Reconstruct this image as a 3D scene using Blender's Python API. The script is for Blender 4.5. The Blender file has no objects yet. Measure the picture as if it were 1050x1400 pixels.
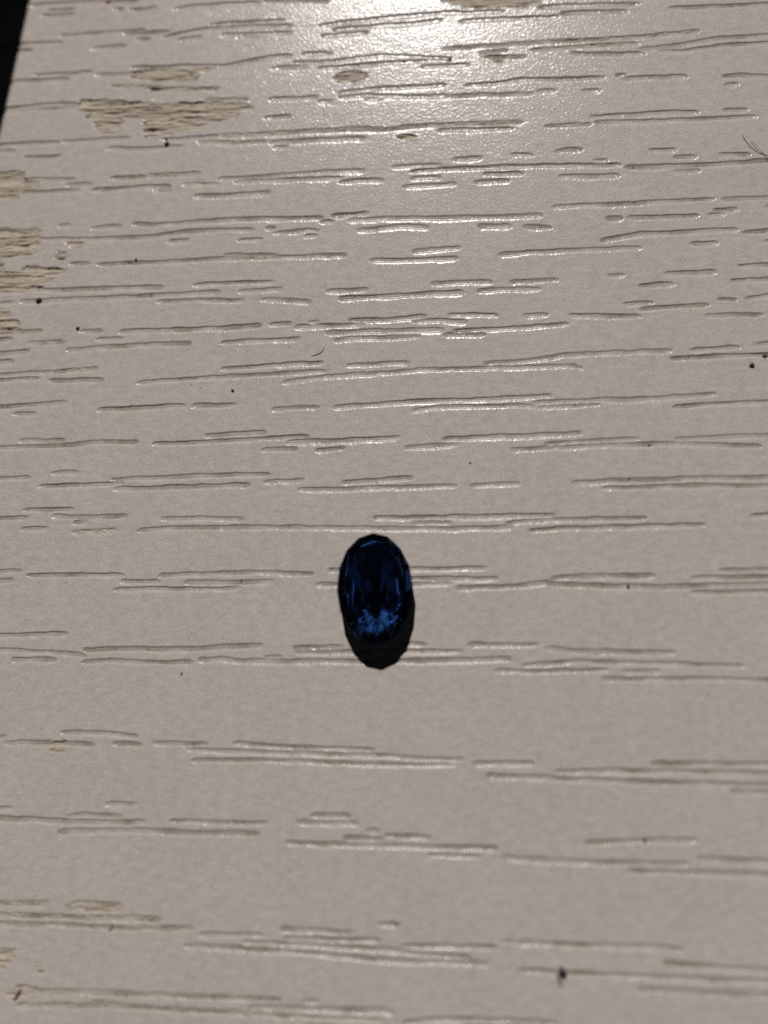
import bpy, bmesh, math, random
import numpy as np
from mathutils import Vector, Matrix

rng = np.random.default_rng(7)
random.seed(7)
MM = 0.001
scene = bpy.context.scene
col = scene.collection

# ------------------------------------------------------------------ camera
F = 1700.0                      # focal length in photo pixels (1050 x 1400)
CX, CY = 525.0, 700.0
GIRDLE_H = 1.60 * MM            # height of the stone's widest outline above the table
SCALE = 17.33                   # photo pixels per millimetre at the stone
d = Vector((math.tan(math.radians(5)), -math.tan(math.radians(10)), -1)).normalized()   # straight down, seen by the camera
zw = -d
xw = (Vector((1, 0, 0)) - d * d.x).normalized()
yw = zw.cross(xw)
R = Matrix((xw, yw, zw))        # camera axes -> world axes

def ray(px, py):
    return R @ Vector(((px - CX) / F, -(py - CY) / F, -1.0))
CAM = Vector((0, 0, GIRDLE_H)) - ray(513, 805) * (F / SCALE * MM)

def on_table(px, py, h=0.0):
    r = ray(px, py)
    t = (h - CAM.z) / r.z
    return CAM + r * t

cam_data = bpy.data.cameras.new('camera')
cam = bpy.data.objects.new('camera', cam_data)
col.objects.link(cam)
cam.matrix_world = Matrix.Translation(CAM) @ R.to_4x4()
cam_data.sensor_fit = 'HORIZONTAL'
cam_data.sensor_width = 36.0
cam_data.lens = 36.0 * F / 1050.0
cam_data.clip_start = 0.002
cam_data.clip_end = 50
cam_data.dof.use_dof = True
foc = on_table(540, 470)
cam_data.dof.focus_distance = (foc - CAM).dot(R @ Vector((0, 0, -1)))
cam_data.dof.aperture_fstop = 12.0
scene.camera = cam

# ------------------------------------------------------------------ light
world = bpy.data.worlds.new('World')
scene.world = world
world.use_nodes = True
bg = world.node_tree.nodes['Background']
bg.inputs['Color'].default_value = (0.75, 0.87, 1.0, 1)
bg.inputs['Strength'].default_value = 0.009

gl = on_table(568, -150)           # the sun mirrors in the table about here
v = (CAM - gl).normalized()
SUN = Vector((-v.x, -v.y, v.z)).normalized()
sd = bpy.data.lights.new('sun', 'SUN')
sun = bpy.data.objects.new('sun', sd)
col.objects.link(sun)
sd.energy = 3.3
sd.color = (1.0, 0.975, 0.94)
sd.angle = math.radians(0.53)
sun.rotation_euler = SUN.to_track_quat('Z', 'Y').to_euler()
sun.location = SUN * 0.6

scene.view_settings.view_transform = 'Standard'
scene.view_settings.look = 'None'
scene.view_settings.exposure = 0.0
scene.view_settings.gamma = 1.0
scene.view_settings.use_curve_mapping = False
scene.cycles.max_bounces = 20
scene.cycles.transmission_bounces = 20
scene.cycles.glossy_bounces = 12
scene.cycles.use_denoising = False
scene.cycles.use_adaptive_sampling = False
scene.cycles.caustics_refractive = False
scene.cycles.blur_glossy = 0.3
scene.cycles.sample_clamp_indirect = 2.0

# ------------------------------------------------------------------ helpers
def obj(name, verts, faces, mat, parent=None, smooth=False):
    me = bpy.data.meshes.new(name)
    me.from_pydata([tuple(p) for p in verts], [], faces)
    me.materials.append(mat)
    if smooth:
        me.polygons.foreach_set('use_smooth', [True] * len(me.polygons))
    me.update()
    o = bpy.data.objects.new(name, me)
    col.objects.link(o)
    o.parent = parent
    return o

def tag(o, label=None, cat=None, group=None, kind=None):
    for k, val in (('label', label), ('category', cat), ('group', group), ('kind', kind)):
        if val:
            o[k] = val
    return o

def material(name):
    m = bpy.data.materials.new(name)
    m.use_nodes = True
    nt = m.node_tree
    return m, nt, nt.nodes['Principled BSDF']

def node(nt, typ, **kw):
    n = nt.nodes.new(typ)
    for k, val in kw.items():
        setattr(n, k, val)
    return n

# ------------------------------------------------------------------ embossed grain, read off the photograph (2x tile pixels)
TILES = [
 (0, 0, """80,17 180,8 260,5 380,1;130,29 170,28 205,25;115,44 160,42 205,39;355,26 400,24 430,19;312,26 338,24;475,26 530,18 600,12 715,6;
720,3 900,2 r;165,98 195,99 240,91 330,88 400,80;330,93 400,90 468,87;375,108 412,107;0,123 100,119 175,115;0,137 90,137;250,133 290,128 347,125;
443,103 500,90 575,77 680,73 800,69;575,66 700,60 780,54;485,109 555,102;605,97 700,93 800,88;650,103 710,99;870,70 960,58 1050,51;910,82 960,76 1050,70;
878,98 960,92 1008,87;90,205 160,203 255,197;262,205 355,203;0,228 60,222 190,217;360,186 480,181 620,180 700,163 800,150;825,147 910,146;743,188 840,182;
870,187 960,182 1050,175;800,172 900,168 1000,155 1050,152;925,255 1000,246 1050,241;925,265 1000,260 1050,258;995,270 1050,270;300,236 400,238 500,242 600,242 r;
735,271 800,269 870,264;722,322 797,318;870,277 910,276;0,299 70,291 140,285 215,284;0,307 75,300 215,294;560,274 680,271 r;650,292 695,297;
0,396 80,392 165,390;170,388 260,384 360,377;0,415 45,413;65,430 170,427;290,405 400,407 500,398;440,382 520,378 600,371;600,371 700,368 860,357 1000,352 1050,355 r;
540,387 640,390 730,386 r;735,390 840,384 1000,377;745,402 790,401;65,491 120,492 207,490;55,526 130,524 222,520;180,506 257,505;300,487 400,482;400,482 550,473 r;
248,522 300,517 400,510 470,510;420,521 470,519;500,505 600,503 r;595,491 700,484 850,473 1000,466;640,497 780,491 940,485;925,497 990,493 1050,492;530,536 640,533 740,525;
160,619 197,617;250,625 335,618;362,613 420,615 500,609 600,602 710,598 885,595;725,624 755,622;748,637 850,628 875,632;875,606 915,604;905,590 1010,583;950,603 1050,597;
975,629 1050,623;830,645 870,643;650,657 720,653;0,655 100,653 240,655 400,648 500,633 610,628 695,627;460,661 520,657;610,697 760,698"""),
 (525, 0, """0,47 80,42 160,35 330,31 r;0,68 80,64 160,54;205,58 300,52 460,47 480,43;480,36 560,33 665,30;420,20 560,14 700,10;775,23 900,17 1050,10;
160,133 250,127 400,117 560,108 700,102 720,98 865,85 r;260,145 340,137 r;400,137 500,130 640,120 700,118 r;0,150 90,155 185,160 r;0,170 100,168 180,165 r;100,182 235,176;275,155 390,155 r;
510,143 560,148 650,147 715,145;695,135 800,125 920,103 1050,97;750,138 820,139 920,123 1050,117;0,240 90,237 172,231;0,266 100,264 180,262;180,262 290,258 410,256 r;
220,233 300,228 380,216 480,216 605,210;415,250 470,247;538,247 592,247;632,206 662,205;650,217 740,210 830,210;922,208 970,205 1050,208;930,233 970,230;
0,355 80,345 180,340 380,334 r;145,355 250,353 355,350;437,344 500,341 570,338 r;562,320 650,315 750,308 862,307;575,333 700,332 850,325 1020,318;925,300 995,300;464,414 500,409 543,408;
345,422 380,422 410,425;187,436 270,430;720,412 800,408;790,429 855,429;915,423 1003,421;20,457 90,452 158,450;70,468 200,460 400,453 650,450;570,440 612,438;657,457 800,454 900,450 1050,438;
787,467 867,465;70,487 157,484;270,475 330,475 383,473;50,511 120,507 200,501;245,498 345,492;475,482 560,483 645,480;455,567 530,561 650,557 780,551 905,544;922,547 980,542 1050,541;
0,598 150,596 300,593 435,588;605,598 655,597;663,595 760,593 862,588;882,588 935,585;900,573 970,572;1040,566 1050,565;0,625 50,618 125,621;255,618 350,618;380,620 460,622;
590,658 650,648 700,640 850,633 970,626;980,637 1050,630;75,686 140,683 213,676;835,668 915,663;310,697 400,688 500,685 600,681 705,676;1040,660 1050,660"""),
 (0, 350, """265,24 370,19 480,15 560,9 700,4 950,-2;1010,12 1050,8;190,22 245,20;0,98 100,94 250,90 450,86;55,126 200,118 360,112 480,105 605,98;0,130 40,127;428,125 540,120 670,122;
528,80 620,73 750,71;650,97 720,94 775,90;712,120 780,120 853,126;890,96 1010,92;925,116 1050,111;218,207 280,205;325,208 370,205 480,202 600,197 715,190;262,228 340,225;
180,258 300,248 420,242 525,238;735,188 800,184;840,181 875,180;805,195 900,191 995,188;950,176 1050,173;890,211 980,206 1050,206;910,231 970,225 1050,224;603,237 700,231 825,227;
0,207 118,205 r;0,228 35,227;75,238 180,235 r;0,268 83,260;0,290 40,289;0,325 70,321 140,317;140,317 200,313 270,308 r;0,340 110,334;132,341 285,339;375,346 500,337 640,328 760,321 895,313;
605,308 700,302 780,296 885,291;945,299 1050,292;772,346 900,329 1050,317;0,413 90,407 185,401;35,432 100,430;265,420 380,415 508,409;522,411 648,406;742,420 800,415 875,412;
910,414 1050,403;50,505 180,505;0,525 100,521 200,516 260,508 380,508;415,512 500,511 600,506 700,500 845,491;560,491 730,483;780,509 900,506 1050,500;712,531 815,527;860,532 945,524;
140,595 215,590;0,610 85,605;105,630 200,627 340,622;303,611 450,606 600,600 740,596;310,637 450,633 685,626;720,618 835,614;812,640 920,638 1050,633;935,620 1050,614;62,696 205,692"""),
 (525, 350, """0,12 100,10 205,5;965,28 1050,24;765,48 910,43;610,54 660,51;945,68 1050,63;127,76 200,72 298,70;342,71 478,64;695,81 795,76;0,111 100,104 220,98;252,95 330,91 430,90;
652,131 737,128;697,146 800,138 890,133;910,119 967,119;985,116 1050,107;0,176 60,170 118,164;78,180 150,175 230,181;172,162 240,160 315,162;378,163 450,159;505,161 600,164 705,166;
875,164 960,160 1040,161;0,206 90,203 165,201;0,223 100,219;160,215 280,212;185,205 300,200 420,192 507,186;0,296 72,292;272,294 400,286 500,270 620,265 790,258;835,258 975,249;
1015,243 1050,239;780,281 900,275 1050,269;0,322 90,312 240,308 380,304 520,300 545,308;0,405 90,397 300,391 460,382;75,424 160,412 350,408 430,414 590,404;405,402 550,395 700,392 800,385 910,376;
788,412 900,405 1050,399;0,499 45,496;158,501 250,496 400,492 543,484;55,525 205,516;435,514 600,504 700,501;343,531 450,524 600,518 700,515 850,515 1035,520;792,501 900,497 1050,490;
0,612 80,605;0,633 100,632 200,627;235,627 375,622;512,622 650,613 800,610 1050,605;593,635 700,632 850,627 1050,630"""),
 (0, 700, """0,17 80,15;140,13 230,14 350,10;200,29 242,27;55,48 133,44;198,55 260,55 322,48 r;440,19 550,17 668,20;375,52 450,44 700,42 900,43 1050,45;1020,16 1050,16;0,164 60,159;0,189 40,187;
72,173 200,172 342,173;432,174 560,169 700,165 860,170;895,159 960,160;327,190 440,191;503,192 620,193 750,190;308,213 450,210 600,211 660,206;860,199 960,200;0,338 100,335 187,333;
0,378 90,382 180,386 240,395;225,378 350,374 500,376 640,367 722,366;30,404 155,405;222,412 300,405 400,411 530,412;540,405 600,403 680,408 850,409 1050,408;722,396 772,396;800,371 940,370;
805,384 1050,382;165,602 270,605 380,614;0,616 20,612;10,632 130,630 260,637;305,632 390,637;420,633 570,634;635,632 750,640 900,647 1025,651;510,649 620,655 800,660 1050,664;520,679 700,678 850,684 1050,690"""),
 (525, 700, """0,17 150,15 350,11 470,8;75,30 185,28;0,48 180,46 355,43;330,30 450,22 720,16;395,50 500,44 700,40 880,34;1000,10 1050,8;60,158 190,154 282,153;60,182 250,184 315,182;60,198 190,194;
195,208 320,205 440,195 560,202 760,206 1050,199;455,182 550,176 743,175;915,161 1050,158;840,182 950,179 1050,177;835,221 950,218 1050,216;40,361 118,362;0,382 215,381;0,409 200,406 350,402;
228,362 330,364 425,363;440,373 520,381 800,386;375,420 520,410 700,413 985,422;300,434 430,436 615,431;650,437 755,437;595,456 700,458 850,455 1050,462;0,668 100,675 218,678;0,692 100,692 205,690;
240,689 413,687;730,690 1050,690"""),
 (0, 1050, """0,112 35,110;285,100 375,100;178,133 230,127 335,133;0,138 100,143 250,149 400,149;155,175 350,170 530,178 712,180;465,145 600,150 735,152;850,129 960,132;810,148 880,152 985,153;
778,204 880,208 1050,218;937,192 1050,195;1000,172 1040,175;0,372 138,370;178,378 250,376 337,381 w;0,402 180,408 300,412 440,412;0,425 200,430 350,440 530,438;540,455 725,458;
765,441 870,447 965,452;775,466 1040,472;500,487 640,493 830,505 1050,527;660,476 830,484 1050,497;1030,427 1050,427;80,612 300,615 500,625 770,634;40,650 300,650 600,668 1050,692;
680,655 1050,662;825,640 875,640;250,640 400,660"""),
 (525, 1050, """462,12 650,8 1050,15;278,22 500,30 700,38 1050,50;945,64 1050,66;0,185 130,190;0,210 120,217 315,219;118,238 270,242;548,205 700,200 860,198;320,246 500,256 700,262 838,264;
855,248 1050,258;662,280 850,288 1050,294;0,428 45,429;45,487 200,489 310,490;315,475 500,484 700,490 820,497;0,497 100,510 240,518;0,527 150,530 290,536;365,553 550,563 800,575 1050,585;
762,533 900,545 1050,556;695,606 850,613 1050,625;0,670 30,672;50,695 180,688 350,692 480,700"""),
]
raw = []
for ox, oy, txt in TILES:
    for g in txt.replace('\n', '').split(';'):
        w = g.split()
        pts = [tuple(map(float, q.split(','))) for q in w if ',' in q]
        raw.append([[(ox + x / 2, oy + y / 2) for x, y in pts], 'r' in w, 'w' in w])
for a_ in raw:                  # grooves cut by the seam at x = 525 are one groove
    if a_[0] and 522 < a_[0][-1][0] < 526:
        for b_ in raw:
            if b_[0] and b_ is not a_ and 524 < b_[0][0][0] < 530 and abs(b_[0][0][1] - a_[0][-1][1]) < 4.5:
                ym = (b_[0][0][1] + a_[0][-1][1]) / 2
                a_[0] = a_[0][:-1] + [(525.0, ym)] + b_[0][1:]
                b_[0] = []
                break
grooves = []                    # (world polyline [mm], rough?, width factor)
for pts, rough, wide in raw:
    if not pts:
        continue
    if pts[0][0] < 1:                        # runs on past the edge of the picture
        sl = (pts[1][1] - pts[0][1]) / (pts[1][0] - pts[0][0])
        e = random.uniform(20, 90); pts.insert(0, (pts[0][0] - e, pts[0][1] - e * sl))
    if pts[-1][0] > 1049:
        sl = (pts[-1][1] - pts[-2][1]) / (pts[-1][0] - pts[-2][0])
        e = random.uniform(20, 90); pts.append((pts[-1][0] + e, pts[-1][1] + e * sl))
    P = np.array([[on_table(x, y).x, on_table(x, y).y] for x, y in pts]) / MM
    scuffed = pts[0][1] > 1225 and pts[0][0] < 130       # worn brown grooves of the near corner
    grooves.append((P, rough or scuffed, 1.5 if wide else 1.0))
# the grain goes on past the picture's edges
inner = [on_table(*p) / MM for p in ((0, 0), (1050, 0), (1050, 1400), (0, 1400))]
def inside_view(x, y):
    for k in range(4):
        a, b = inner[k], inner[(k + 1) % 4]
        if (b.x - a.x) * (y - a.y) - (b.y - a.y) * (x - a.x) > 0:
            return False
    return True
for k in range(900):
    x, y = random.uniform(-58, 58), random.uniform(-62, 66)
    L = random.uniform(1.5, 11)
    if any(inside_view(x + L * f, y) for f in (-0.1, 0, 0.25, 0.5, 0.75, 1, 1.1)):
        continue
    n = max(2, int(L / 3))
    yy = y + np.cumsum(np.random.RandomState(k).uniform(-0.08, 0.08, n + 1))
    grooves.append((np.stack([np.linspace(x, x + L, n + 1), yy], 1), random.random() < 0.1, 1.0))

PEEL = [  # places where the facing has come off and the fibre shows (photo pixels)
 [(107,146),(112,137),(130,135),(165,137),(210,140),(240,141),(275,138),(330,139),(343,147),(326,152),(328,162),(285,167),(275,178),(235,179),(235,186),(200,187),(194,180),(199,162),(167,161),(166,180),(152,186),(140,182),(128,170),(118,162),(125,155),(108,151)],
 [(178,98),(200,94),(255,94),(295,91),(296,96),(270,100),(265,110),(220,112),(185,110),(176,104)],
 [(155,118),(185,116),(235,119),(295,119),(298,123),(240,124),(190,122)],
 [(-60,236),(0,234),(30,232),(36,244),(58,247),(52,258),(27,262),(26,271),(0,273),(-60,272)],
 [(-60,314),(0,312),(53,311),(55,322),(52,343),(40,350),(0,353),(-60,352)],
 [(88,330),(115,328),(116,334),(107,341),(97,337)],
 [(73,352),(82,342),(91,346),(92,353),(80,355)],
 [(-60,362),(0,357),(8,372),(24,371),(40,363),(82,366),(96,368),(80,377),(75,383),(56,389),(55,397),(33,401),(0,399),(-60,396)],
 [(-60,424),(0,421),(12,421),(14,430),(22,437),(28,447),(26,455),(0,457),(-60,456)],
 [(457,105),(470,97),(490,95),(502,99),(500,108),(480,114),(462,112)],
 [(605,-40),(740,-40),(738,4),(720,9),(650,12),(620,8),(606,2)],
 [(655,76),(690,75),(694,79),(688,82),(686,87),(678,88),(674,82)],
 [(540,186),(556,183),(571,185),(562,190),(551,191)],
 [(60,1021),(72,1014),(92,1012),(90,1026),(82,1031),(72,1029)],
 [(-60,1295),(0,1293),(20,1297),(16,1318),(4,1326),(-60,1328)],
 [(12,1352),(30,1347),(56,1350),(57,1358),(36,1361),(22,1370),(12,1364)],
 [(48,1318),(57,1314),(59,1330),(52,1332)],
 [(100,1240),(128,1237),(165,1240),(168,1246),(120,1248)],
]

# ------------------------------------------------------------------ table top: one sheet, dense where the picture looks
def graded(core0, core1, step, mid0, mid1, mstep, far):
    a = np.arange(mid0, core0 - mstep * 0.5, mstep)
    b = np.arange(core0, core1 + step * 0.5, step)
    c = np.arange(b[-1] + mstep, mid1, mstep)
    lo = mid0 - np.array([far, far * 0.5, far * 0.2, far * 0.06])
    hi = c[-1] + np.array([far * 0.06, far * 0.2, far * 0.5, far])
    return np.concatenate([lo, a, b, c, hi])
cx0 = min(p.x for p in inner) - 1.0; cx1 = max(p.x for p in inner) + 1.0
cy0 = min(p.y for p in inner) - 1.0; cy1 = max(p.y for p in inner) + 1.0
gx = graded(cx0, cx1, 0.112, cx0 - 18, cx1 + 18, 0.45, 230.0)
gy = graded(cy0, cy1, 0.046, cy0 - 18, cy1 + 18, 0.11, 230.0)
NX, NY = len(gx), len(gy)
H = np.zeros((NY, NX), np.float32)
DIRT = np.zeros((NY, NX), np.float32)
PEELM = np.zeros((NY, NX), np.float32)

def value_noise(X, Y, sx, sy, seed):
    """smooth random field, cell size sx by sy"""
    r = np.random.RandomState(seed)
    T = r.uniform(-1, 1, (257, 257)).astype(np.float32)
    u, v_ = X / sx + 1000.5, Y / sy + 1000.5
    iu, iv = np.floor(u).astype(int), np.floor(v_).astype(int)
    fu, fv = u - iu, v_ - iv
    fu = fu * fu * (3 - 2 * fu); fv = fv * fv * (3 - 2 * fv)
    iu %= 256; iv %= 256
    return (T[iv, iu] * (1 - fu) + T[iv, iu + 1] * fu) * (1 - fv) + (T[iv + 1, iu] * (1 - fu) + T[iv + 1, iu + 1] * fu) * fv

def smooth(a, b, x):
    t = np.clip((x - a) / (b - a), 0, 1)
    return t * t * (3 - 2 * t)

def jitter(x, seed, cell):
    r = np.random.RandomState(seed % 100000)
    t = r.uniform(-1, 1, 512)
    return np.interp((x / cell) % 511, np.arange(512), t)

for k, (P, rough, wf) in enumerate(grooves):
    r = random.Random(k)
    hw = r.uniform(0.195, 0.25) * wf * (1.12 if P[0, 1] < -14 else 1.0)
    depth = r.uniform(0.08, 0.115)
    x0, x1 = P[0, 0], P[-1, 0]
    i0, i1 = np.searchsorted(gx, x0 - 0.3), np.searchsorted(gx, x1 + 0.3)
    j0, j1 = np.searchsorted(gy, P[:, 1].min() - 0.8), np.searchsorted(gy, P[:, 1].max() + 0.8)
    if i1 - i0 < 2 or j1 - j0 < 2:
        continue
    xs = gx[i0:i1]
    yc = np.interp(xs, P[:, 0], P[:, 1]) + 0.035 * jitter(xs, k, 0.9) + 0.016 * jitter(xs, k + 7, 0.3)
    L = x1 - x0
    end = np.clip(np.minimum(xs - x0, x1 - xs) / min(0.55, L * 0.3), 0, 1)
    taper = np.sqrt(np.maximum(1 - (1 - end) ** 2, 0))
    half = hw * (1 + 0.16 * jitter(xs, k + 13, 1.1) + 0.07 * jitter(xs, k + 19, 0.35)) * (0.25 + 0.75 * taper)
    dep = depth * taper * (1 + 0.15 * jitter(xs, k + 29, 1.4))
    t = (gy[j0:j1, None] - yc[None]) / np.maximum(half, 0.02)[None]
    at = np.abs(t)
    prof = 1 - np.where(t > 0, smooth(0.62, 1.04, at), smooth(0.48, 1.10, at))   # steep upper wall, softer lower wall
    lip = np.clip((1.62 - at) / 0.62, 0, 1) * (t < 0) * (0.18 + 0.07 * jitter(xs, k + 53, 1.6))[None]   # worn shallow lip below the channel
    h = -dep[None] * np.maximum(prof, lip)
    if rough:
        X, Y = np.meshgrid(xs, gy[j0:j1])
        h = h * (0.75 + 0.5 * value_noise(X, Y, 0.25, 0.1, k)) + 0.018 * prof * value_noise(X, Y, 0.22, 0.09, k + 3)
        PEELM[j0:j1, i0:i1] = np.maximum(PEELM[j0:j1, i0:i1], 0.55 * prof * (taper[None] > 0.05))
    H[j0:j1, i0:i1] = np.minimum(H[j0:j1, i0:i1], h)
    amount = 0.25 + 0.75 * np.clip(0.3 + jitter(xs, k + 41, 1.8), 0, 1)
    DIRT[j0:j1, i0:i1] = np.maximum(DIRT[j0:j1, i0:i1], smooth(0.1, 0.9, prof) * (amount * (taper > 0))[None])

for k, poly in enumerate(PEEL):
    Q = np.array([[on_table(x, y).x, on_table(x, y).y] for x, y in poly]) / MM
    i0, i1 = np.searchsorted(gx, Q[:, 0].min() - 0.4), np.searchsorted(gx, Q[:, 0].max() + 0.4)
    j0, j1 = np.searchsorted(gy, Q[:, 1].min() - 0.4), np.searchsorted(gy, Q[:, 1].max() + 0.4)
    X, Y = np.meshgrid(gx[i0:i1], gy[j0:j1])
    Xw = X + 0.30 * value_noise(X, Y, 0.9, 0.16, 90 + k) + 0.12 * value_noise(X, Y, 0.3, 0.09, 95 + k)
    Yw = Y + 0.10 * value_noise(X, Y, 0.45, 0.3, 190 + k) + 0.05 * value_noise(X, Y, 0.15, 0.3, 195 + k)
    ins = np.zeros(X.shape, bool)
    dist = np.full(X.shape, 9.0)
    for a, b in zip(Q, np.roll(Q, -1, 0)):
        cond = (a[1] > Yw) != (b[1] > Yw)
        with np.errstate(divide='ignore', invalid='ignore'):
            xi = (b[0] - a[0]) * (Yw - a[1]) / (b[1] - a[1]) + a[0]
        ins ^= cond & (Xw < xi)
        ab = b - a; q = ab @ ab
        s = np.clip(((Xw - a[0]) * ab[0] + (Yw - a[1]) * ab[1]) / q, 0, 1)
        dist = np.minimum(dist, np.hypot(Xw - a[0] - s * ab[0], Yw - a[1] - s * ab[1]))
    sdist = np.where(ins, dist, -dist)
    m = smooth(-0.01, 0.05, sdist)
    fibre = 0.075 * value_noise(X, Y + 0.2 * value_noise(X, Y, 1.5, 1.0, 700), 3.0, 0.24, 300 + k) + 0.05 * value_noise(X, Y, 1.2, 0.12, 400 + k) + 0.03 * value_noise(X, Y, 0.3, 0.12, 500 + k)
    lift = 0.035 * np.exp(-((sdist + 0.06) / 0.06) ** 2) * np.clip(value_noise(X, Y, 0.7, 0.5, 600 + k), 0, 1)   # curled edge
    hp = (-0.10 + 1.4 * fibre) * m + lift
    sub = H[j0:j1, i0:i1]
    H[j0:j1, i0:i1] = np.where(m > 0.02, np.minimum(sub * (1 - m), 0) + hp, sub + lift)
    PEELM[j0:j1, i0:i1] = np.maximum(PEELM[j0:j1, i0:i1], m)
    DIRT[j0:j1, i0:i1] = np.maximum(DIRT[j0:j1, i0:i1] * (1 - 0.5 * m), np.maximum(m * np.clip(-0.25 - 9 * fibre, 0, 0.8), 0.8 * np.exp(-((sdist - 0.03) / 0.05) ** 2) * np.clip(0.2 + value_noise(X, Y, 0.8, 0.5, 800 + k), 0, 1)))

XX, YY = np.meshgrid(gx, gy)
H += (0.006 * value_noise(XX, YY, 6.0, 3.0, 1) + 0.0022 * value_noise(XX, YY, 1.3, 0.6, 2)).astype(np.float32)
# the far part of the table is not flat glass either, but its rim sits level
co = np.stack([XX, YY, H], -1).reshape(-1, 3).astype(np.float32) * MM
idx = np.arange(NX * NY, dtype=np.int32).reshape(NY, NX)
quads = np.stack([idx[:-1, :-1], idx[:-1, 1:], idx[1:, 1:], idx[1:, :-1]], -1).reshape(-1, 4)
# board edge: a skirt 18 mm deep round the sheet
rim = np.concatenate([idx[0, :], idx[1:, -1], idx[-1, -2::-1], idx[-2:0:-1, 0]])
low = co[rim].copy(); low[:, 2] = -18 * MM
n0 = len(co); nr = len(rim)
co = np.concatenate([co, low])
kk = np.arange(nr); kn = (kk + 1) % nr
skirt = np.stack([rim[kk], n0 + kk, n0 + kn, rim[kn]], -1)
quads = np.concatenate([quads, skirt]).astype(np.int32)
me = bpy.data.meshes.new('tabletop')
me.vertices.add(len(co)); me.vertices.foreach_set('co', co.ravel())
me.loops.add(quads.size); me.loops.foreach_set('vertex_index', quads.ravel())
me.polygons.add(len(quads))
me.polygons.foreach_set('loop_start', np.arange(0, quads.size, 4, dtype=np.int32))
sm = np.ones(len(quads), bool); sm[-nr:] = False
me.polygons.foreach_set('use_smooth', sm)
for nm, arr in (('dirt', DIRT), ('peel', PEELM)):
    at_ = me.attributes.new(nm, 'FLOAT', 'POINT')
    at_.data.foreach_set('value', np.concatenate([arr.ravel(), np.zeros(nr, np.float32)]).astype(np.float32))
me.update(calc_edges=True)

# material of the facing: beige printed laminate with a fine orange-peel gloss
lam, nt, bsdf = material('embossed_laminate')
lk = nt.links.new
tc = node(nt, 'ShaderNodeTexCoord')
def noise(scale, detail=2.0, rough=0.5, stretch=None):
    n = node(nt, 'ShaderNodeTexNoise')
    n.inputs['Scale'].default_value = scale
    n.inputs['Detail'].default_value = detail
    n.inputs['Roughness'].default_value = rough
    if stretch:
        mp = node(nt, 'ShaderNodeMapping'); mp.inputs['Scale'].default_value = stretch
        lk(tc.outputs['Object'], mp.inputs['Vector']); lk(mp.outputs['Vector'], n.inputs['Vector'])
    else:
        lk(tc.outputs['Object'], n.inputs['Vector'])
    return n
def ramp(src, p0, p1, c0=(0, 0, 0, 1), c1=(1, 1, 1, 1)):
    r_ = node(nt, 'ShaderNodeValToRGB')
    r_.color_ramp.elements[0].position = p0; r_.color_ramp.elements[0].color = c0
    r_.color_ramp.elements[1].position = p1; r_.color_ramp.elements[1].color = c1
    lk(src, r_.inputs['Fac']); return r_
def mix(fac, a, b, blend='MIX'):
    m_ = node(nt, 'ShaderNodeMix', data_type='RGBA', blend_type=blend)
    for val, s in ((fac, m_.inputs[0]), (a, m_.inputs[6]), (b, m_.inputs[7])):
        if hasattr(val, 'links'): lk(val, s)
        else: s.default_value = val
    return m_.outputs[2]
def math_(op, a, b=0.0):
    m_ = node(nt, 'ShaderNodeMath', operation=op)
    for val, s in ((a, m_.inputs[0]), (b, m_.inputs[1])):
        if hasattr(val, 'links'): lk(val, s)
        else: s.default_value = val
    return m_.outputs[0]
BASE_A = (0.442, 0.394, 0.360, 1); BASE_B = (0.424, 0.380, 0.352, 1)
blotch = ramp(noise(160, 3).outputs['Fac'], 0.38, 0.64)
c = mix(blotch.outputs['Color'], BASE_A, BASE_B)
print_ = ramp(noise(1900, 4, 0.7, (0.6, 1.0, 1.0)).outputs['Fac'], 0.30, 0.72, (0.86, 0.86, 0.86, 1), (1.10, 1.10, 1.10, 1))
c = mix(1.0, c, print_.outputs['Color'], 'MULTIPLY')
grainy = ramp(noise(6500, 2, 0.6).outputs['Fac'], 0.30, 0.70, (0.84, 0.84, 0.84, 1), (1.14, 1.14, 1.14, 1))
c = mix(1.0, c, grainy.outputs['Color'], 'MULTIPLY')
specks = ramp(noise(2600, 1.0).outputs['Fac'], 0.735, 0.775)
specks_where = ramp(noise(300, 1.0).outputs['Fac'], 0.45, 0.6)
c = mix(math_('MULTIPLY', math_('MULTIPLY', specks.outputs['Color'], specks_where.outputs['Color']), 0.6), c, (0.10, 0.085, 0.07, 1))
a_d = node(nt, 'ShaderNodeAttribute', attribute_name='dirt')
a_p = node(nt, 'ShaderNodeAttribute', attribute_name='peel')
fib = noise(900, 4, 0.7, (0.25, 2.2, 1.0))
fibc = ramp(fib.outputs['Fac'], 0.3, 0.7, (0.29, 0.232, 0.178, 1), (0.49, 0.428, 0.356, 1))
c = mix(a_p.outputs['Fac'], c, fibc.outputs['Color'])
dn = ramp(noise(1500, 3, 0.7).outputs['Fac'], 0.35, 0.68)
c = mix(math_('MULTIPLY', a_d.outputs['Fac'], math_('MULTIPLY_ADD', dn.outputs['Color'], 0.42)), c, (0.20, 0.165, 0.13, 1))
dn_blk = ramp(noise(2300, 2, 0.6).outputs['Fac'], 0.66, 0.74)
c = mix(math_('MULTIPLY', math_('MULTIPLY', a_d.outputs['Fac'], dn_blk.outputs['Color']), 0.85), c, (0.035, 0.028, 0.02, 1))
lk(c, bsdf.inputs['Base Color'])
ro = math_('ADD', 0.18, math_('MULTIPLY', a_p.outputs['Fac'], 0.4))
lk(ro, bsdf.inputs['Roughness'])
bsdf.inputs['IOR'].default_value = 1.45
bsdf.inputs['Specular IOR Level'].default_value = 0.19
pebble = noise(4300, 1.5, 0.55)
fine = noise(9000, 1.0, 0.5)
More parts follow.
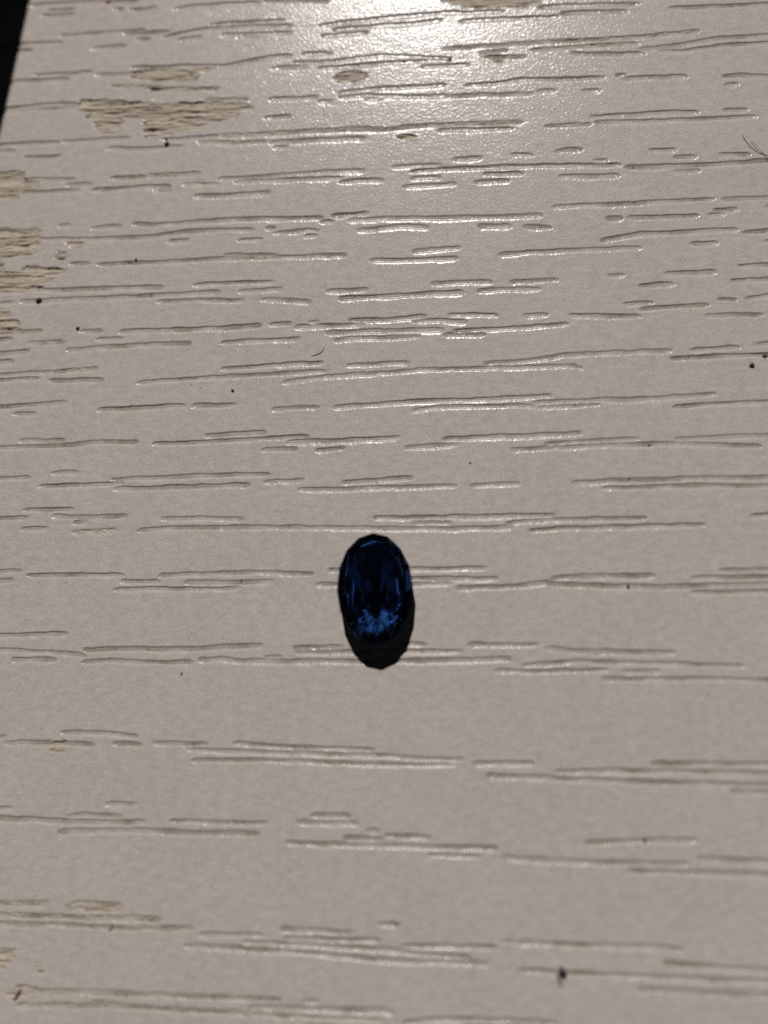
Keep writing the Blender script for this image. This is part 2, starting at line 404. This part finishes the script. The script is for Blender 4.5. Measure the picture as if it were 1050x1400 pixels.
hsum = math_('ADD', math_('MULTIPLY', pebble.outputs['Fac'], 1.0), math_('MULTIPLY', fine.outputs['Fac'], 0.25))
bump = node(nt, 'ShaderNodeBump')
bump.inputs['Strength'].default_value = 1.0
bump.inputs['Distance'].default_value = 0.016 * MM
lk(hsum, bump.inputs['Height'])
bump2 = node(nt, 'ShaderNodeBump')
bump2.inputs['Distance'].default_value = 0.22 * MM
lk(fib.outputs['Fac'], bump2.inputs['Height']); lk(a_p.outputs['Fac'], bump2.inputs['Strength'])
lk(bump.outputs['Normal'], bump2.inputs['Normal'])
lk(bump2.outputs['Normal'], bsdf.inputs['Normal'])
me.materials.append(lam)
table = bpy.data.objects.new('tabletop', me)
col.objects.link(table)
tag(table, 'beige laminate tabletop embossed with wood grain and worn patches', None, None, 'structure')

# ------------------------------------------------------------------ the gemstone
gem_mat, gnt, gb = material('blue_sapphire')
gb.inputs['Base Color'].default_value = (0.042, 0.165, 0.68, 1)
gb.inputs['Roughness'].default_value = 0.0
gb.inputs['IOR'].default_value = 1.77
gb.inputs['Transmission Weight'].default_value = 1.0
rim_mat, _, gb3 = material('darkened_rim_sapphire')      # crown tinted almost black: its unlit look is put into the colour
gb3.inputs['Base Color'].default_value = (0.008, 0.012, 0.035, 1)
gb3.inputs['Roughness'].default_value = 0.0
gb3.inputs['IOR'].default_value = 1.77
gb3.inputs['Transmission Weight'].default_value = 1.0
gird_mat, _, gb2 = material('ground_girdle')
gb2.inputs['Base Color'].default_value = (0.010, 0.014, 0.035, 1)  # darkness painted into the tint, so the girdle shows no light
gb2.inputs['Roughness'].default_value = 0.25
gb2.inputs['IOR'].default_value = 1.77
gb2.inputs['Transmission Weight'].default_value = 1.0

A, B = 52 / SCALE, 78.5 / SCALE           # half width, half length, mm
N = 16
def oval(fa, fb, z, off=0.0, wob=0.0, n=N, dx=0.0, dy=0.0):
    out = []
    for i in range(n):
        t = 2 * math.pi * (i + off) / n
        w_ = 1 + wob * math.sin(2.3 * i + 1.1 * math.cos(1.7 * i))
        out.append(Vector((A * fa * math.cos(t) * w_ + dx, B * fb * math.sin(t) * w_ + dy, z)) * MM)
    return out
def bridge(V, r0, r1, off):
    """triangles between two rings of the same count; off: second ring turned by half a step"""
    f = []
    n = len(r0)
    for i in range(n):
        j = (i + 1) % n
        if off:
            f.append((r0[i], r0[j], r1[i])); f.append((r0[j], r1[j], r1[i]))
        else:
            f.append((r0[i], r0[j], r1[j], r1[i]))
    return f
gem = bpy.data.objects.new('gemstone', None)
col.objects.link(gem)
gem.empty_display_size = 0.002
tag(gem, 'deep blue faceted oval gemstone lying face up on the beige tabletop', 'gemstone')
Zt = 0.52
tab = oval(0.735, 0.825, Zt, 0.0, 0.012, dy=0.02)
gt = oval(1.0, 1.0, 0.04, 0.0, 0.004)
gbm = oval(1.0, 1.0, -0.04, 0.0, 0.004)
PAV = ((0.64, 0.67, -0.817, -0.36), (0.4, 0.45, -1.3679999999999999, -0.84), (0.16, 0.24, -1.9, -1.2))
TURN = 0.0
p1, p2, p3 = (oval(q[0], q[1], q[2], TURN * (1 - k % 2), 0.01, dy=q[3]) for k, q in enumerate(PAV))
obj('table_facet', tab, [tuple(range(N))], gem_mat, gem)
V = gt + tab
f = bridge(V, list(range(N)), list(range(N, 2 * N)), False)
crown = obj('crown', V, f, rim_mat, gem)
obj('girdle', gbm + gt, bridge(None, list(range(N)), list(range(N, 2 * N)), False), gird_mat, gem)
V = gbm + p1 + p2 + p3
f = []
for i in range(N):
    j = (i + 1) % N
    f += [(j, i, N + i), (N + j, j, N + i)]
    f += [(N + i, 2 * N + j, N + j), (N + i, 2 * N + i, 2 * N + j)]
    f += [(2 * N + j, 2 * N + i, 3 * N + i), (3 * N + j, 2 * N + j, 3 * N + i)]
f.append(tuple(3 * N + i for i in reversed(range(N))))
pav_mat = gem_mat.copy(); pav_mat.name = 'worn_sapphire_back'          # the underside's polish is worn
pav_mat.node_tree.nodes['Principled BSDF'].inputs['Roughness'].default_value = 0.02
pav = obj('pavilion', V, f, pav_mat, gem)
TILT = (-7, 5, 2)
gem.rotation_euler = tuple(math.radians(q) for q in TILT)
rot = gem.rotation_euler.to_matrix()
lowest = min((rot @ q).z for q in V)
gem.location = (0, 0, -lowest + 0.004 * MM)

# ------------------------------------------------------------------ crumbs, flecks and a hair
crumb_m, _, b_ = material('black_crumb')
b_.inputs['Base Color'].default_value = (0.012, 0.010, 0.009, 1); b_.inputs['Roughness'].default_value = 0.55
brown_m, _, b_ = material('brown_crumb')
b_.inputs['Base Color'].default_value = (0.045, 0.030, 0.018, 1); b_.inputs['Roughness'].default_value = 0.8
red_m, _, b_ = material('red_fleck')
b_.inputs['Base Color'].default_value = (0.20, 0.035, 0.025, 1); b_.inputs['Roughness'].default_value = 0.7
hair_m, _, b_ = material('grey_hair')
b_.inputs['Base Color'].default_value = (0.30, 0.265, 0.23, 1); b_.inputs['Roughness'].default_value = 0.5

def surface_z(p):
    i = min(np.searchsorted(gx, p.x / MM), NX - 1); j = min(np.searchsorted(gy, p.y / MM), NY - 1)
    return float(H[j, i]) * MM

def crumb(name, px, py, lx, ly, lz, ang, mat, label, cat, seed, parent=None):
    """an uneven lump lx by ly by lz photo pixels in size"""
    bm = bmesh.new()
    bmesh.ops.create_icosphere(bm, subdivisions=2, radius=1.0)
    r = random.Random(seed)
    ph = [r.uniform(0, 6.28) for _ in range(6)]
    for q in bm.verts:
        c0 = q.co.copy()
        k_ = 1 + 0.22 * math.sin(3 * c0.x + ph[0]) * math.cos(2.5 * c0.y + ph[1]) + 0.14 * math.sin(5 * c0.y + ph[2] + 3 * c0.z) + 0.10 * math.sin(7 * c0.x + ph[3])
        c0 *= k_
        q.co = Vector((c0.x * lx, c0.y * ly, max(c0.z, -0.6) * lz)) * (0.5 / SCALE * MM)
    me_ = bpy.data.meshes.new(name); bm.to_mesh(me_); bm.free()
    me_.polygons.foreach_set('use_smooth', [True] * len(me_.polygons))
    me_.materials.append(mat)
    o = bpy.data.objects.new(name, me_); col.objects.link(o)
    p = on_table(px, py)
    zmin = min(q.co.z for q in me_.vertices)
    o.location = (p.x, p.y, surface_z(p) - zmin - 0.004 * MM)
    o.rotation_euler = (0, 0, math.radians(ang))
    tag(o, label, cat, 'crumbs scattered on the tabletop' if cat == 'crumb' else None)
    return o

def strand(name, pts, rad, mat):
    """a tapering tube through photo pixels (x, y, height in mm)"""
    P = []
    for x, y, h in pts:
        p = on_table(x, y); P.append(Vector((p.x, p.y, max(surface_z(p), 0) + h * MM)))
    Q = []
    for i in range(len(P) - 1):              # Catmull-Rom
        a, b, c_, d_ = P[max(i - 1, 0)], P[i], P[i + 1], P[min(i + 2, len(P) - 1)]
        for s in range(6):
            t = s / 6
            Q.append(0.5 * ((2 * b) + (c_ - a) * t + (2 * a - 5 * b + 4 * c_ - d_) * t * t + (3 * b - a - 3 * c_ + d_) * t ** 3))
    Q.append(P[-1])
    vs, fs, n = [], [], 6
    for i, q in enumerate(Q):
        tan = (Q[min(i + 1, len(Q) - 1)] - Q[max(i - 1, 0)]).normalized()
        s_ = tan.cross(Vector((0, 0, 1))).normalized(); u_ = s_.cross(tan)
        rr = rad * MM * (0.35 + 0.65 * math.sin(math.pi * (0.12 + 0.76 * i / (len(Q) - 1))))
        for k_ in range(n):
            an = 2 * math.pi * k_ / n
            vs.append(q + s_ * math.cos(an) * rr + u_ * math.sin(an) * rr)
    for i in range(len(Q) - 1):
        for k_ in range(n):
            k2 = (k_ + 1) % n
            fs.append((i * n + k_, i * n + k2, (i + 1) * n + k2, (i + 1) * n + k_))
    fs.append(tuple(reversed(range(n)))); fs.append(tuple(range(len(vs) - n, len(vs))))
    return obj(name, vs, fs, mat, None, True)

crumb('crumb', 53, 411, 9, 8, 7, 20, crumb_m, 'largest round black crumb lying in a groove below the peeled patch', 'crumb', 1)
crumb('crumb', 1046, 487, 7, 6.5, 5, 0, crumb_m, 'round black crumb caught in the end of a long groove', 'crumb', 2)
crumb('crumb', 1028, 499.5, 6.5, 6, 5, 0, crumb_m, 'round black crumb on bare laminate just below a long groove', 'crumb', 3)
crumb('crumb', 318, 534, 4.6, 4, 3, 0, crumb_m, 'small black crumb alone on bare laminate between two groove rows', 'crumb', 4)
crumb('crumb', 227, 190, 4, 4, 3, 0, crumb_m, 'tiny black crumb, upper of two beneath the torn peeled patch', 'crumb', 5)
crumb('crumb', 228, 196.5, 7, 4.5, 4, 15, crumb_m, 'flat black crumb, lower of two beneath the torn peeled patch', 'crumb', 6)
crumb('crumb', 106.5, 449, 6, 4.5, 4, 10, brown_m, 'dark brown crumb with a pointed side above a short groove', 'crumb', 7)
crumb('crumb', 248.5, 921, 2.6, 5.5, 2.5, -12, crumb_m, 'narrow upright black fleck below the groove row beside the gemstone', 'crumb', 8)
crumb('crumb', 642.5, 633, 3, 3, 2, 0, brown_m, 'tiny brown dot on bare laminate off the sunlit end of the gemstone', 'crumb', 9)
crumb('crumb', 186, 354.5, 3.2, 3, 2.4, 0, crumb_m, 'tiny black dot touching the top rim of a long thin groove', 'crumb', 10)
crumb('crumb', 615.5, 81.5, 4.5, 5.5, 3, -20, brown_m, 'larger brown crumb stuck in the dirty groove inside the glare', 'crumb', 11)
crumb('crumb', 552, 83, 4, 3, 2.5, 10, brown_m, 'smaller brown crumb in the dirty groove inside the glare', 'crumb', 12)
crumb('paint_fleck', 148, 2.5, 9, 4, 2.5, 5, red_m, 'thin dark red fleck lying in a groove', 'fleck', 13)
crumb('bark_sliver', 23, 1362, 4.5, 20, 4, -28, brown_m, 'blurred dark brown sliver leaning in a scuffed patch', 'sliver', 14)
crumb('crumb', 152, 1270, 2.5, 8, 2.5, -40, brown_m, 'blurred thin brown splinter across a soft wide groove', 'crumb', 15)
crumb('crumb', 881.5, 1149, 3.5, 6, 3, -20, brown_m, 'brown grain sitting in a short groove of the plain lower strip', 'crumb', 16)
crumb('crumb', 859, 802, 4, 7, 3, -10, brown_m, 'brown grain in a wavy long groove beside the gemstone', 'crumb', 17)

bug = bpy.data.objects.new('dead_bug', None); col.objects.link(bug)
p = on_table(769, 1332); bug.location = (p.x, p.y, 0)
tag(bug, 'tiny dark dead bug with a trailing leg, lying out of focus', 'bug')
bpy.context.view_layer.update()
def adopt(o, name):
    o.name = name
    m_ = o.matrix_basis.copy()
    o.parent = bug
    o.matrix_basis = Matrix.Translation(-bug.location) @ m_
    for k_ in ('label', 'category', 'group'):
        if k_ in o: del o[k_]
adopt(crumb('body', 769.5, 1331, 8.5, 15, 7, 22, crumb_m, None, None, 21), 'body')
adopt(strand('leg', [(765, 1329, .05), (763, 1336, .12), (767, 1346, .04), (768, 1350, .02)], 0.075, brown_m), 'leg')

tag(strand('hair', [(1014, 183, .03), (1022, 196, .10), (1034, 206, .14), (1048, 212, .08), (1075, 218, .03)], 0.032, hair_m),
    'fine curved grey hair on bare laminate', 'hair')
tag(strand('hair', [(1026, 192, .16), (1036, 203, .20), (1046, 213, .12), (1062, 232, .03)], 0.028, hair_m),
    'shorter straighter grey hair crossing over a curved one', 'hair')
tag(strand('hair', [(425, 487, .02), (433, 485, .04), (440, 481, .04), (443, 476, .02)], 0.026, brown_m),
    'short thin brown lint hair above a groove', 'hair')

# ------------------------------------------------------------------ dark box added out of view, only to cast the corner shadow
box_m, bnt, b_ = material('caster_box_board')
b_.inputs['Base Color'].default_value = (0.014, 0.012, 0.010, 1); b_.inputs['Roughness'].default_value = 0.7
bn = bnt.nodes.new('ShaderNodeTexNoise'); bn.inputs['Scale'].default_value = 900
bb = bnt.nodes.new('ShaderNodeBump'); bb.inputs['Distance'].default_value = 0.05 * MM
bnt.links.new(bn.outputs['Fac'], bb.inputs['Height']); bnt.links.new(bb.outputs['Normal'], b_.inputs['Normal'])
BOX_H = 34 * MM
e0, e1 = on_table(43, 0), on_table(-2, 200)         # the shadow's edge on the table
sh = Vector((SUN.x, SUN.y, 0)) * (BOX_H / SUN.z)    # from a shadow point back to the rim that casts it
r0, r1 = e0 + sh, e1 + sh
al = (r1 - r0).normalized()
side = Vector((al.y, -al.x, 0))
if side.x > 0: side = -side
c0 = r0 - al * 22 * MM; c1 = r1 + al * 14 * MM
base = [c0, c1, c1 + side * 55 * MM, c0 + side * 55 * MM]
bm = bmesh.new()
def slab(z0, z1, grow):
    ctr = sum(base, Vector()) / 4
    lo, hi = [], []
    for q in base:
        dd = (q - ctr).normalized() * grow
        lo.append(bm.verts.new((q.x + dd.x, q.y + dd.y, z0))); hi.append(bm.verts.new((q.x + dd.x, q.y + dd.y, z1)))
    fs = [bm.faces.new(lo), bm.faces.new(hi)]
    for i in range(4):
        j = (i + 1) % 4; fs.append(bm.faces.new((lo[i], lo[j], hi[j], hi[i])))
def finish(name, parent):
    global bm
    bmesh.ops.recalc_face_normals(bm, faces=bm.faces)
    bmesh.ops.bevel(bm, geom=bm.edges[:], offset=0.6 * MM, segments=2, affect='EDGES')
    me_ = bpy.data.meshes.new(name); bm.to_mesh(me_); bm.free(); bm = bmesh.new()
    me_.materials.append(box_m)
    o = bpy.data.objects.new(name, me_); col.objects.link(o); o.parent = parent
    return o
box = bpy.data.objects.new('shadow_caster_box', None); col.objects.link(box)
tag(box, 'unseen matte black lidded box added to cast a shadow beside the worn patches', 'box')
slab(0.02 * MM, BOX_H - 9 * MM, -0.8 * MM); finish('body', box)
slab(BOX_H - 8.9 * MM, BOX_H, 0.0); finish('lid', box)
